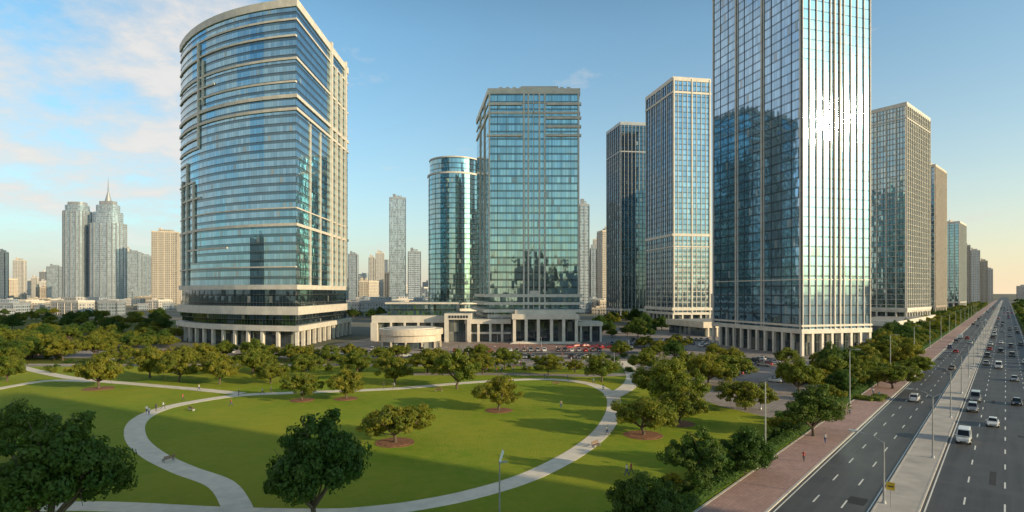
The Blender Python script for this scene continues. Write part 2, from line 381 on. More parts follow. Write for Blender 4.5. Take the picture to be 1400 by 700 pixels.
# ---- distant named towers
def px_block(name,x0,x1,top,Y,fm,ang=0.3):
    w=(x1-x0)*Y/800; X=((x0+x1)/2-700)/800*Y
    return block(name,rect(X,Y,w*.80,w*.62,ang),25+(400-top)*Y/800,fm)
def round_poly(x,y,rx,ry,n=20,p=.7):
    out=[]
    for k in range(n):
        a=k*2*math.pi/n; c,s=math.cos(a),math.sin(a)
        out.append((x+rx*math.copysign(abs(c)**p,c),y+ry*math.copysign(abs(s)**p,s)))
    return out
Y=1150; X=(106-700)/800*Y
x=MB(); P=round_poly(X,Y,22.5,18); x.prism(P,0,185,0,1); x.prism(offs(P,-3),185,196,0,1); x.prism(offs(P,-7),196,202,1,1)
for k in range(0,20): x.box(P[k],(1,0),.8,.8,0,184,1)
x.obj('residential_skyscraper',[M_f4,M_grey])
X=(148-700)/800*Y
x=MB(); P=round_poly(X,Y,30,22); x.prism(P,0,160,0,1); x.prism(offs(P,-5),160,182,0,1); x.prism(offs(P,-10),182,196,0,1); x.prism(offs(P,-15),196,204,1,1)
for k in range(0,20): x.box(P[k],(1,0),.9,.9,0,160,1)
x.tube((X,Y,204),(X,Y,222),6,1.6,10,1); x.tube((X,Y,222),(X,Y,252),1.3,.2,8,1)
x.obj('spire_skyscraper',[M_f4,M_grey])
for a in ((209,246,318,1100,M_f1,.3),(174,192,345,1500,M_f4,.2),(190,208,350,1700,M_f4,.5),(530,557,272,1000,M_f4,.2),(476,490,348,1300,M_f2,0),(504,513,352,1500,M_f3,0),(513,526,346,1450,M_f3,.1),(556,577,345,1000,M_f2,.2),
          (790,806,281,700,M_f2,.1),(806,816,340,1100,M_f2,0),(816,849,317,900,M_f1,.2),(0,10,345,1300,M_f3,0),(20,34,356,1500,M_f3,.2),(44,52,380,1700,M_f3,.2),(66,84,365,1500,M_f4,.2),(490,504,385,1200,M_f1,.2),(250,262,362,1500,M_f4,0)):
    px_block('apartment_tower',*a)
for i in range(170):
    px=random.choice([random.uniform(-150,260),random.uniform(-150,260),random.uniform(465,600),random.uniform(780,860)])
    Y=random.uniform(1300,2600); X=(px-700)/800*Y
    h=random.choice([12,18,25,30,45,60,80])*random.uniform(.8,1.3)
    if h>40 and random.random()<.4: h*=1.4
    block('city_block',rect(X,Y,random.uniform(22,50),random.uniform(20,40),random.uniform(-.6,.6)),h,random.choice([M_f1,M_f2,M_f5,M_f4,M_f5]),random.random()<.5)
for i in range(110):
    px=random.choice([random.uniform(-200,262),random.uniform(-200,262),random.uniform(470,590),random.uniform(800,850)])
    Y=random.uniform(620,1250); X=(px-700)/800*Y
    h=random.uniform(6,17)
    block('low_rise_building',rect(X,Y,random.uniform(16,45),random.uniform(14,28),random.uniform(-.4,.4)),h,random.choice([M_f3,M_f2,M_f1]),random.random()<.3)
for i in range(90):
    s=random.uniform(1500,4200); P=rd(s,random.choice([-random.uniform(60,400),random.uniform(30,1500)]))
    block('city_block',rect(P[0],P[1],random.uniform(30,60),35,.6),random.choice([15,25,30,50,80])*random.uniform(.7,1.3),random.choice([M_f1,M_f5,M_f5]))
# buildings behind the viewpoint: shade the near lawn and appear in the glass
block('office_block',[(222,-40),(187,-104),(240,-132),(274,-70)],100,M_f1)
for (X,Y,w,h) in ((-60,-260,50,60),(-150,-220,45,95),(-260,-150,60,55),(40,-380,50,80),(-340,-40,60,50),(110,-380,60,60),(-420,90,50,80),(420,-330,60,60),(560,60,70,40)):
    block('office_block',rect(X,Y,w,40,random.uniform(-.5,.5)),h,random.choice([M_f1,M_f2,M_f3]))

# ------------------------------------------------------------------ ground
def grassmat(name,c1,c2,c3,dk=.3):
    m,nt,b=newmat(name); g=nd(nt,'ShaderNodeNewGeometry').outputs['Position']
    a=ramp(nt,noise(nt,g,.035,4),.38,.62); c=ramp(nt,noise(nt,g,.5,5,.7),.3,.7); d=ramp(nt,noise(nt,g,7,3,.7),.3,.7)
    k=mixc(nt,a,c1,c2); k=mixc(nt,mth(nt,'MULTIPLY',c,.6),k,c3); k=mixc(nt,mth(nt,'MULTIPLY',d,dk),k,tuple(x*.5 for x in c1))
    nt.links.new(k,b.inputs['Base Color']); b.inputs['Roughness'].default_value=.8; b.inputs['Specular IOR Level'].default_value=.1
    bn=nd(nt,'ShaderNodeBump'); bn.inputs['Strength'].default_value=1; bn.inputs['Distance'].default_value=.25
    nt.links.new(noise(nt,g,5,5,.75),bn.inputs['Height']); nt.links.new(bn.outputs[0],b.inputs['Normal'])
    return m
M_lawn=grassmat('lawn_grass',(.17,.31,.020),(.33,.37,.028),(.42,.38,.055))
M_verge=grassmat('verge_grass',(.10,.16,.025),(.17,.18,.035),(.20,.17,.05))
m,nt,b=newmat('open_land'); g=nd(nt,'ShaderNodeNewGeometry').outputs['Position']
k=mixc(nt,ramp(nt,noise(nt,g,.006,5),.4,.6),(.09,.10,.05),(.26,.24,.20)); k=mixc(nt,ramp(nt,noise(nt,g,.05,4),.35,.65),k,(.13,.125,.09))
nt.links.new(k,b.inputs['Base Color']); b.inputs['Roughness'].default_value=.9; M_land=m
def paving(name,c1,c2,mort,sz,bw=.5):
    m,nt,b=newmat(name); g=nd(nt,'ShaderNodeNewGeometry').outputs['Position']
    br=nd(nt,'ShaderNodeTexBrick'); br.inputs['Scale'].default_value=sz; br.inputs['Mortar Size'].default_value=.012
    br.inputs['Color1'].default_value=c1+(1,);br.inputs['Color2'].default_value=c2+(1,);br.inputs['Mortar'].default_value=mort+(1,)
    mp=nd(nt,'ShaderNodeMapping'); mp.inputs['Rotation'].default_value=(0,0,-ROADANG); nt.links.new(g,mp.inputs[0]); nt.links.new(mp.outputs[0],br.inputs[0])
    k=mixc(nt,ramp(nt,noise(nt,g,.12,5,.65),.3,.7),br.outputs[0],mixc(nt,1.,br.outputs[0],(.68,.67,.66),'MULTIPLY'))
    nt.links.new(k,b.inputs['Base Color']); b.inputs['Roughness'].default_value=.75; return m
M_plaza=paving('plaza_paving',(.44,.37,.33),(.36,.31,.28),(.21,.18,.17),.25)
M_red=paving('red_plaza_paving',(.42,.25,.20),(.36,.21,.175),(.2,.15,.13),.4)
M_pink=paving('pink_paver_sidewalk',(.54,.34,.29),(.45,.28,.245),(.30,.21,.19),.6)
M_conc=plain('concrete_path',(.74,.66,.54),.8,.5,.12,bump=.15)
M_kerb=plain('kerb_stone',(.52,.48,.43),.8,1,.15)
M_med=plain('median_concrete',(.45,.41,.37),.85,.25,.2)
m,nt,b=newmat('asphalt'); g=nd(nt,'ShaderNodeNewGeometry').outputs['Position']
rt=nd(nt,'ShaderNodeMapping'); rt.inputs['Rotation'].default_value=(0,0,-ROADANG); nt.links.new(g,rt.inputs[0])
mp=nd(nt,'ShaderNodeMapping'); mp.inputs['Scale'].default_value=(.03,.9,1); nt.links.new(rt.outputs[0],mp.inputs[0])
k=mixc(nt,ramp(nt,noise(nt,mp.outputs[0],1,4,.6),.35,.7),(.042,.043,.047),(.078,.077,.077)); k=mixc(nt,ramp(nt,noise(nt,g,.15,5,.7),.45,.75),k,(.09,.088,.085))
k=mixc(nt,mth(nt,'MULTIPLY',ramp(nt,noise(nt,g,14,3),.4,.7),.3),k,(.11,.108,.105))
nt.links.new(k,b.inputs['Base Color']); b.inputs['Roughness'].default_value=.62; M_asph=m
m,nt,b=newmat('road_paint'); g=nd(nt,'ShaderNodeNewGeometry').outputs['Position']
nt.links.new(mixc(nt,ramp(nt,noise(nt,g,2.5,5,.7),.55,.75),(.76,.74,.68),(.30,.29,.28)),b.inputs['Base Color']); M_paint=m
M_mulch=plain('bark_mulch',(.26,.12,.06),.9,3,.4,bump=.8,bscale=6)

def sheet(name,pts,z,mat,z0=None,sidemat=None):
    x=MB()
    if z0 is None: x.face([(p[0],p[1],z) for p in pts])
    else: x.prism(pts,z0,z,1 if sidemat else 0,0,bottom=False)
    return x.obj(name,[mat]+([sidemat] if sidemat else []))
sheet('ground',[(-9000,-6000),(9000,-6000),(9000,12000),(-9000,12000)],0,M_land)
sheet('plaza',[(-240,186),(40,112),rd(120,-29),rd(380,-29),(230,420),(-60,420),(-90,262),(-240,262)],.02,M_plaza)
sheet('plaza',[(-18,251),(52,254),(50,286),(-18,286)],.032,M_red)
sheet('plaza',[rd(300,-29.2),rd(1500,-29.2),rd(1500,-70),rd(400,-90)],.012,M_plaza)
hl=-27.0
lawnpts=[(-330,-60),rd(-60,hl)]+[rd(s,hl) for s in (0,60,110)]+[at(1078,578),at(985,556),at(905,528),at(872,512),at(864,503),at(700,501),at(500,501),at(250,501),(-150,197),(-330,200)]
sheet('lawn',lawnpts,.12,M_lawn,z0=0,sidemat=M_kerb)
sheet('lawn',[(-330,204),(-34,204),(-34,222),(-330,224)],.12,M_verge,z0=0,sidemat=M_kerb)
sheet('lawn',[(-600,240),(-240,240),(-190,300),(-260,520),(-700,620)],.06,M_verge)
sheet('lawn',[rd(135,-29),rd(330,-29),rd(330,-40),rd(150,-38)],.13,M_verge,z0=0,sidemat=M_kerb)
sheet('lawn',[rd(330,-29),rd(1500,-29),rd(1500,-48),rd(340,-44)],.13,M_verge,z0=0)
sheet('lawn',[rd(-100,8.5),rd(1800,8.5),rd(1800,120),rd(-100,120)],.10,M_verge,z0=0)
sheet('street',[(-700,229),(-70,229),(60,236),(60,246),(-70,239),(-700,239)],.038,M_asph)
x=MB()
for i in range(70): x.box((-690+i*9,234),(1,0),1.5,.07,.045,.05)
x.obj('lane_markings',[M_paint])
def strip(name,t0,t1,s0,s1,z,mat,z0=None,side=None):
    pts=[rd(s0,t1),rd(s1,t1),rd(s1,t0),rd(s0,t0)]
    return sheet(name,pts,z,mat,z0,side)
strip('road',-20.7,7.4,-120,4500,.025,M_asph)
strip('sidewalk',-26.8,-20.95,-120,2500,.15,M_pink,0)
strip('kerb',-20.95,-20.65,-120,2500,.165,M_kerb,0)
strip('kerb',-27.1,-26.8,-120,2500,.19,M_kerb,0)
strip('median',-11.5,-7.7,-120,2500,.17,M_med,0,M_kerb)
strip('kerb',-11.72,-11.5,-120,2500,.19,M_kerb,0)
strip('kerb',-7.7,-7.48,-120,2500,.19,M_kerb,0)
strip('kerb',7.3,7.6,-120,2500,.18,M_kerb,0)
x=MB()
def mark(s0,s1,t,w=.08): x.face([(*rd(s0,t-w),.033),(*rd(s0,t+w),.033),(*rd(s1,t+w),.033),(*rd(s1,t-w),.033)])
for t in (-17.6,-14.6,-3.8,-.1,3.6):
    s=-60
    while s<1300: mark(s,s+3.2,t,.09); s+=10.5
for t in (-20.2,-12.05,-7.1,6.9): mark(-120,2500,t,.08)
x.obj('lane_markings',[M_paint])
x=MB()
for i in range(26):
    s=random.uniform(60,420); t=random.choice([random.uniform(-19,-13),random.uniform(-6,6)]); w=random.uniform(.3,1.1); L=random.uniform(1,9); zz=.0285+i*.00012
    x.face([(*rd(s,t-w),zz),(*rd(s,t+w),zz),(*rd(s+L,t+w),zz),(*rd(s+L,t-w),zz)])
x.obj('asphalt_patches',[plain('patch_asphalt',(.034,.034,.036),.8)])

# paths
def catmull(P,n=10):
    out=[];P=[Vector(p) for p in P]; Q=[P[0]*2-P[1]]+P+[P[-1]*2-P[-2]]
    for i in range(1,len(Q)-2):
        for k in range(n):
            t=k/n; out.append(.5*((2*Q[i])+(-Q[i-1]+Q[i+1])*t+(2*Q[i-1]-5*Q[i]+4*Q[i+1]-Q[i+2])*t*t+(-Q[i-1]+3*Q[i]-3*Q[i+1]+Q[i+2])*t**3))
    out.append(Q[-2]); return out
def path(P,w,z,mat=M_conc,name='footpath'):
    C=catmull(P); x=MB(); L=[];Rr=[]
    for i,c in enumerate(C):
        d=(C[min(i+1,len(C)-1)]-C[max(i-1,0)]).normalized(); nn=Vector((-d.y,d.x))*w/2
        L.append(c+nn);Rr.append(c-nn)
    for i in range(len(C)-1):
        x.face([(Rr[i].x,Rr[i].y,z),(Rr[i+1].x,Rr[i+1].y,z),(L[i+1].x,L[i+1].y,z),(L[i].x,L[i].y,z)])
        for S,sg in ((L,1),(Rr,-1)):
            x.face([(S[i].x,S[i].y,z),(S[i+1].x,S[i+1].y,z),(S[i+1].x,S[i+1].y,0),(S[i].x,S[i].y,0)][::sg])
    return x.obj(name,[mat])
loop_pts=[(330,720),(322,690),(300,662),(250,643),(208,622),(186,600),(188,578),(215,562),(260,551),(330,541),(420,537),(540,532),(650,523),(740,519),(800,524),(832,537),(840,556),(828,585),(795,615),(730,650),(650,676),(560,694),(470,704)]
path([at(*p) for p in loop_pts],3.2,.150)
path([at(*p) for p in [(560,694),(470,703),(320,702),(150,694),(60,694)]],3.0,.146)
path([at(*p) for p in [(330,539),(270,533),(190,526),(110,519),(60,510),(20,500)]],3.2,.155)
path([at(*p) for p in [(836,543),(858,530),(866,517),(860,503),(850,494)]],4.2,.160)
path([at(*p) for p in [(-40,540),(20,528),(70,521),(130,522)]],3,.165)
path([at(*p) for p in [(560,512),(700,512),(800,514),(862,512)]],5,.158,M_plaza)

# ------------------------------------------------------------------ foliage
def leafmat(name,c1,c2):
    m,nt,b=newmat(name)
    at_=nd(nt,'ShaderNodeAttribute',attribute_name='tint').outputs['Fac']
    oi=nd(nt,'ShaderNodeObjectInfo').outputs['Random']
    k=mixc(nt,at_,c1,c2); k=mixc(nt,mth(nt,'MULTIPLY',oi,.55),k,(c1[0]*.5,c1[1]*.85,c1[2]*.9))
    nt.links.new(k,b.inputs['Base Color']); b.inputs['Roughness'].default_value=.55; b.inputs['Specular IOR Level'].default_value=.25
    tr_=nd(nt,'ShaderNodeBsdfTranslucent'); nt.links.new(mixc(nt,1.,k,(1.2,1.3,.5),'MULTIPLY'),tr_.inputs[0])
    ms=nd(nt,'ShaderNodeMixShader'); ms.inputs[0].default_value=.35
    nt.links.new(b.outputs[0],ms.inputs[1]);nt.links.new(tr_.outputs[0],ms.inputs[2])
    nt.links.new(ms.outputs[0],nt.nodes['Material Output'].inputs[0]); return m
M_leafL=leafmat('olive_foliage',(.14,.17,.022),(.32,.27,.034))
M_leafD=leafmat('dark_foliage',(.06,.115,.02),(.13,.17,.028))
M_bark=plain('bark',(.12,.09,.065),.9,4,.3,bump=.6)
def leafquads(C,size,rs,N0=None):
    N=len(C); nrm=rs.normal(size=(N,3))*.55
    if N0 is not None: nrm+=N0
    nrm/=np.linalg.norm(nrm,axis=1)[:,None]
    t=rs.normal(size=(N,3)); t-=nrm*(t*nrm).sum(1)[:,None]; t/=np.linalg.norm(t,axis=1)[:,None]
    b=np.cross(nrm,t)
    s=size*rs.uniform(.6,1.3,N)[:,None]
    return np.stack([C+t*s,C+b*s*.62,C-t*s,C-b*s*.62],1).reshape(-1,3)
def tree_mesh(name,seed,leaf,R0=5.,Hc=5.2,th=1.3,ncl=120,per=125,size=.17):
    rs=np.random.default_rng(seed); x=MB()
    pts=[Vector((0,0,-.1)),Vector((rs.uniform(-.1,.1),rs.uniform(-.1,.1),th*.5)),Vector((rs.uniform(-.25,.25),rs.uniform(-.25,.25),th))]
    x.tube(pts[0],pts[1],.30,.22,8,0,False);x.tube(pts[1],pts[2],.22,.2,8,0,False)
    lobes=[]
    NL=11
    for k in range(NL):
        a=k*2*math.pi/8+rs.uniform(-.3,.3); rr=R0*rs.uniform(.40,.70); zz=th+Hc*rs.uniform(.18,.52)
        if k>=8: rr=R0*rs.uniform(.05,.38); zz=th+Hc*rs.uniform(.48,.70)
        q=Vector((math.cos(a)*rr,math.sin(a)*rr,zz)); mid=pts[2].lerp(q,.5)+Vector((0,0,-.2))
        x.tube(pts[2],mid,.14,.09,6,0,False);x.tube(mid,q,.09,.04,6,0,False)
        for j in range(3):
            q2=q+Vector(rs.normal(size=3))*R0*.2; x.tube(mid.lerp(q,.6),q2,.045,.015,5,0,False)
        lobes.append((np.array(q),R0*rs.uniform(.27,.47)))
    nb=len(x.f)
    Cs=[];T=[];NN=[]
    for k in range(ncl):
        c,r=lobes[k%NL]
        d=rs.normal(size=3); d/=np.linalg.norm(d)
        if d[2]<-.5: d[2]*=.5
        p=c+d*r*np.array([1,1,.85])*rs.uniform(.6,1.12)
        p[2]=max(p[2],th*.8+rs.uniform(0,.5))
        cr=R0*rs.uniform(.08,.17)
        n=int(per*rs.uniform(.6,1.4)); dd=rs.normal(size=(n,3)); dd/=np.linalg.norm(dd,axis=1)[:,None]
        Cs.append(p+dd*(cr*rs.uniform(.3,1.15,n)**.6)[:,None]*np.array([1.15,1.15,.8]))
        NN.append(dd*.8+d*.5)
        T.append(np.clip(rs.uniform(.0,.85)+rs.uniform(-.2,.25,n),0,1))
    C=np.concatenate(Cs);T=np.concatenate(T)
    LV=leafquads(C,size,rs,np.concatenate(NN))
    base=np.array(x.v); nV=len(base); V=np.concatenate([base,LV]); 
    F=list(x.f)+[tuple(range(nV+4*i,nV+4*i+4)) for i in range(len(C))]
    me=bpy.data.meshes.new(name); me.from_pydata(V.tolist(),[],F)
    me.materials.append(M_bark);me.materials.append(leaf)
    me.polygons.foreach_set('material_index',[0]*nb+[1]*len(C))
    a=me.attributes.new('tint','FLOAT','FACE'); a.data.foreach_set('value',np.concatenate([np.zeros(nb),T]).astype(np.float32))
    me.update(); return me
TL=[tree_mesh('broadleaf_tree',i,M_leafL,Hc=4.6+.55*(i%4),th=1.2+.15*(i%3)) for i in range(6)]
TD=[tree_mesh('broadleaf_tree',10+i,M_leafD,Hc=6.2,ncl=165,per=125,size=.15) for i in range(3)]
def shrub_mesh(seed,leaf):
    rs=np.random.default_rng(seed); Cs=[];NN=[]
    for k in range(12):
        p=np.array([rs.uniform(-.8,.8),rs.uniform(-.8,.8),rs.uniform(.3,.9)]); n=70; d=rs.normal(size=(n,3)); d/=np.linalg.norm(d,axis=1)[:,None]; Cs.append(p+d*rs.uniform(.15,.45,n)[:,None]); NN.append(d)
    C=np.concatenate(Cs); C[:,2]=np.abs(C[:,2]); V=leafquads(C,.12,rs,np.concatenate(NN)); me=bpy.data.meshes.new('shrub'); me.from_pydata(V.tolist(),[],[tuple(range(4*i,4*i+4)) for i in range(len(C))]); me.materials.append(leaf)
    a=me.attributes.new('tint','FLOAT','FACE'); a.data.foreach_set('value',rs.uniform(0,.9,len(C)).astype(np.float32)); me.update(); return me
SH=[shrub_mesh(31,M_leafD),shrub_mesh(32,M_leafL),shrub_mesh(33,M_leafD)]
placed=[]
def tree(px,py,w,kind=0,tall=1.0,mulch=False):
    X,Y=at(px,py); W=w*Y/800; s=W/10.4
    me=random.choice(TD if kind else TL)
    inst('broadleaf_tree',me,X,Y,.08,random.uniform(0,6.28),(s,s,s*tall*random.uniform(.88,1.16))); placed.append((X,Y,W/2))
    if mulch:
        x=MB(); n=28; r=W*.27
        pts=[(X+r*(1+random.uniform(-.05,.05))*math.cos(k*2*math.pi/n),Y+r*(1+random.uniform(-.05,.05))*math.sin(k*2*math.pi/n)) for k in range(n)]
        x.prism(pts,.0,.17,0,bottom=False); 
        q=[lerp((X,Y),p,.8) for p in pts]; x.prism(q,.17,.23,0,bottom=False)
        x.obj('mulch_bed',[M_mulch])
for a in ((18,634,120,1),(72,745,215,1),(430,722,172,1,1.1),(880,745,120,1),(955,668,98,1),(1018,648,84,1),(1112,597,100,1,1.0)): tree(*a)
for a in ((540,606,100),(682,562,70),(413,548,60),(473,546,58),(135,532,72),(880,596,98),(928,580,80)): tree(*a,mulch=True)
for a in ((10,522,52),(75,492,46),(205,517,58),(245,523,62),(300,526,60),(345,512,58),(370,525,50),(540,525,56),(585,510,60),(625,532,74),(660,512,50),(690,505,44),
          (750,513,46),(786,510,30),(823,523,56),(905,545,86),(925,560,90),(880,507,46),(940,515,56),(968,530,62),(1020,560,78),(998,525,74),(975,508,50),(1085,524,46),(1140,522,56),(1126,508,44),(1220,532,66),
          (1190,520,50),(1240,508,56),(1255,515,50),(1185,500,46),(1210,490,44),(1000,500,40),(1075,500,36)): tree(*a)
for px in range(95,700,27): tree(px+random.uniform(-11,11),random.choice([random.uniform(489,494),random.uniform(497,505)]),random.uniform(30,50) if px<480 else random.uniform(25,38))
for px in range(300,640,60): tree(px+random.uniform(-9,9),random.uniform(508,518),random.uniform(40,58))
for i in range(150):
    px=random.uniform(-140,236); py=random.uniform(434,478); tree(px,py,random.uniform(8,13)*800/at(px,py)[1]*1.0,random.random()<.4)
for i in range(24): tree(random.uniform(-60,95),random.uniform(478,500),random.uniform(30,46),random.random()<.3)
for i in range(110):
    px=random.choice([random.uniform(-140,262),random.uniform(470,540)]); py=random.uniform(418,436); Y=at(px,py)[1]; tree(px,py,random.uniform(10,14)*800/Y,random.random()<.7)
for i in range(26): tree(random.uniform(815,905),random.uniform(437,462),random.uniform(16,30),random.random()<.6)
for i in range(10): tree(random.uniform(845,1000),random.uniform(474,496),random.uniform(24,40),random.random()<.3)
for i in range(130):
    px=random.uniform(60,860); py=random.uniform(488,511); X,Y=at(px,py); inst('shrub',random.choice(SH),X,Y,.1,random.uniform(0,6),random.uniform(.7,1.5))
for i in range(60):
    P=rd(random.uniform(70,240),random.uniform(-34,-29.5)); inst('shrub',random.choice(SH),P[0],P[1],.1,random.uniform(0,6),random.uniform(.7,1.5))
def rtree(s,t,w,kind): 
    P=rd(s,t); me=random.choice(TD if kind else TL); k=w/10.4
    inst('broadleaf_tree',me,P[0],P[1],.08,random.uniform(0,6.28),(k,k,k*random.uniform(.85,1.25)))
s=150
while s<1500:
    rtree(s,-30.5+random.uniform(-.8,.8),random.uniform(5.5,9),random.random()<.3)
    rtree(s+4,-39+random.uniform(-2,2),random.uniform(7,12),random.random()<.3)
    if s>330: rtree(s+2,-49+random.uniform(-3,3),random.uniform(7,12),random.random()<.5)
    if s>250: rtree(s,13+random.uniform(-1,2),random.uniform(6,8),random.random()<.5)
    s+=random.uniform(8,13) if s<700 else random.uniform(13,20)
for i in range(170):
    rtree(random.uniform(420,2200),random.uniform(18,160),random.uniform(8,12),1)
def hedge(name,pts,w,h,dens,leaf,z=.1):
    rs=np.random.default_rng(len(pts)+int(w*10)); C=[];NN=[];x=MB()
    P=[Vector(p) for p in pts]
    for i in range(len(P)-1):
        a,b=P[i],P[i+1]; L=(b-a).length; d=(b-a)/L; nn=Vector((-d.y,d.x)); c=(a+b)/2
        x.box((c.x,c.y),(d.x,d.y),L/2,w*.40,0,h*.82,0)
        N=int(L*dens); u=rs.uniform(0,L,N); th=rs.uniform(0,math.pi,N)
        bump=1+.12*np.sin(u*1.3)+.1*np.sin(u*3.1+1)+rs.uniform(-.12,.12,N)
        ox=np.cos(th); oz=np.sin(th)**.5
        C.append(np.stack([a.x+d.x*u+nn.x*ox*w*.5*bump,a.y+d.y*u+nn.y*ox*w*.5*bump,z+h*oz*bump*rs.uniform(.75,1.05,N)],1))
        NN.append(np.stack([nn.x*ox,nn.y*ox,oz],1))
    C=np.concatenate(C); V=leafquads(C,.13,rs,np.concatenate(NN)); base=np.array(x.v); nV=len(base); nb=len(x.f)
    me=bpy.data.meshes.new(name); me.from_pydata(np.concatenate([base,V]).tolist(),[],list(x.f)+[tuple(range(nV+4*i,nV+4*i+4)) for i in range(len(C))])
    me.materials.append(leaf); a=me.attributes.new('tint','FLOAT','FACE'); a.data.foreach_set('value',np.concatenate([np.zeros(nb),rs.uniform(0,.8,len(C))]).astype(np.float32)); me.update()
    o=bpy.data.objects.new(name,me); COL.objects.link(o)
hedge('hedge',[rd(s,-28.3) for s in range(40,260,12)],1.9,1.25,170,M_leafD)
hedge('hedge',[rd(s,-31.2) for s in range(60,150,12)],1.4,.8,120,M_leafD)
hedge('hedge',[rd(s,-28.3) for s in range(260,900,40)],2,1.3,30,M_leafD)
hedge('hedge',[rd(s,9.4) for s in range(120,900,40)],2.2,1.4,30,M_leafD)
hedge('hedge',[at(1170,545),at(1195,549),at(1205,543)],3,.8,200,M_leafL)

# ------------------------------------------------------------------ vehicles
M_tyre=plain('tyre_rubber',(.02,.02,.02),.8); M_hub=plain('wheel_hub',(.4,.4,.41),.35,metal=.8)
M_cg,_,b=newmat('vehicle_glass'); b.inputs['Base Color'].default_value=(.02,.025,.03,1); b.inputs['Roughness'].default_value=.05
M_tl=plain('tail_lamp',(.4,.02,.015),.3); M_hl=plain('head_lamp',(.75,.75,.72),.15)
def paintm(n,c,metal=.0):
    m,nt,b=newmat('car_paint_'+n); g=nd(nt,'ShaderNodeTexCoord').outputs['Object']
    nt.links.new(mixc(nt,ramp(nt,noise(nt,g,1.5,3),.3,.7),c,tuple(x*.85 for x in c)),b.inputs['Base Color'])
    b.inputs['Roughness'].default_value=.3; b.inputs['Metallic'].default_value=metal; b.inputs['Coat Weight'].default_value=.6; return m
def car_mesh(name,paint,kind='sedan'):
    x=MB()
    if kind=='sedan':
        st=[(-2.25,.66,.36,.70),(-2.12,.80,.28,.93),(-1.45,.88,.22,.98),(-.5,.90,.20,.96),(.9,.90,.20,.93),(1.5,.88,.22,.84),(2.1,.80,.26,.70),(2.27,.62,.34,.56)]
        gb=(-1.85,1.15,.80,.93);gt=(-1.05,.25,.60,1.44);wx=(-1.35,1.42);wr=.33
    elif kind=='suv':
        st=[(-2.3,.74,.4,.95),(-2.2,.86,.34,1.1),(-1.4,.92,.30,1.12),(0,.93,.28,1.1),(.95,.93,.28,1.08),(1.5,.92,.3,1.02),(2.15,.84,.34,.9),(2.3,.70,.42,.7)]
        gb=(-2.2,1.2,.86,1.08);gt=(-1.9,.35,.70,1.75);wx=(-1.4,1.45);wr=.38
    else:
        st=[(-2.6,.88,.4,1.2),(-2.55,.95,.32,1.25),(-1.5,.97,.30,1.25),(0,.97,.28,1.25),(1.4,.97,.28,1.2),(2.0,.95,.3,1.1),(2.45,.88,.34,.95),(2.6,.76,.42,.75)]
        gb=(-2.57,1.95,.92,1.22);gt=(-2.45,1.2,.82,2.2);wx=(-1.65,1.7);wr=.38
    rings=[]
    for X,hw,zb,zt in st:
        r=[(X,-hw*.86,zb),(X,-hw,zb+.16),(X,-hw,zb+(zt-zb)*.6),(X,-hw*.95,zt-.05),(X,-hw*.8,zt),(X,hw*.8,zt),(X,hw*.95,zt-.05),(X,hw,zb+(zt-zb)*.6),(X,hw,zb+.16),(X,hw*.86,zb)]
        rings.append(r)
    n=10
    for i in range(len(rings)-1):
        for k in range(n):
            a,b2=rings[i],rings[i+1]; x.face([a[k],b2[k],b2[(k+1)%n],a[(k+1)%n]][::-1],m=0)
    x.face(rings[0][::1],m=0); x.face(rings[-1][::-1],m=0)
    (x0,x1,w0,z0),(x2,x3,w1,z1)=gb,gt
    B=[Vector(p) for p in ((x0,-w0,z0),(x1,-w0,z0),(x1,w0,z0),(x0,w0,z0))];T=[Vector(p) for p in ((x2,-w1,z1),(x3,-w1,z1),(x3,w1,z1),(x2,w1,z1))]
    for k in range(4):
        q=[B[k],B[(k+1)%4],T[(k+1)%4],T[k]]; x.face(q,m=0)
        nrm=(q[1]-q[0]).cross(q[3]-q[0]).normalized()*.012
        def bl(u,v): return q[0].lerp(q[1],u).lerp(q[3].lerp(q[2],u),v)+nrm
        if k in (1,3):
            if not(kind=='van' and k==3): x.face([bl(.07,.1),bl(.93,.1),bl(.93,.92),bl(.07,.92)],m=1)
        else:
            segs=[(.07,.47),(.52,.93)] if kind!='van' else ([(.62,.95)] if paint.name.endswith('white') else [(.05,.3),(.34,.6),(.64,.95)])
            if k==2: segs=[(1-b_,1-a_) for a_,b_ in segs]
            for a_,b_ in segs: x.face([bl(a_,.15),bl(b_,.15),bl(b_,.9),bl(a_,.9)],m=1)
    Ti=[Vector((p.x*.97,p.y*.86,z1+.05)) for p in T]
    for k in range(4): x.face([T[k],T[(k+1)%4],Ti[(k+1)%4],Ti[k]],m=0)
    x.face(Ti,m=0)
    for wx_ in wx:
        for sy in (-1,1):
            y=sy*(st[3][1]-.09); x.tube((wx_,y-.11,wr),(wx_,y+.11,wr),wr,wr,14,2); x.tube((wx_,y+sy*.112,wr),(wx_,y+sy*.125,wr),wr*.6,wr*.55,10,3)
            x.tube((wx_,sy*(st[3][1]-.01),wr+.02),(wx_,sy*(st[3][1]+.006),wr+.02),wr*1.16,wr*1.16,14,6)
            x.tube((wx_,sy*(st[3][1]+.0),wr),(wx_,sy*(st[3][1]+.02),wr),wr,wr,14,2); x.tube((wx_,sy*(st[3][1]+.02),wr),(wx_,sy*(st[3][1]+.03),wr),wr*.6,wr*.5,10,3)
    zf=st[-1][3]
    for sy in (-1,1):
        x.box((st[-2][0]+.10,sy*st[-1][1]*.85),(1,0),.1,.17,zf-.06,zf+.07,5); x.box((st[0][0]+.03,sy*st[0][1]*.86),(1,0),.08,.14,st[0][3]-.1,st[0][3]+.08,4)
        x.box((gb[1]-.35,sy*(w0+.14)),(1,0),.07,.1,z0+.02,z0+.16,0)
    x.box((st[-1][0]-.02,0),(1,0),.05,.4,.42,.54,6); x.box((st[0][0]-.0,0),(1,0),.03,.26,.55,.66,5)
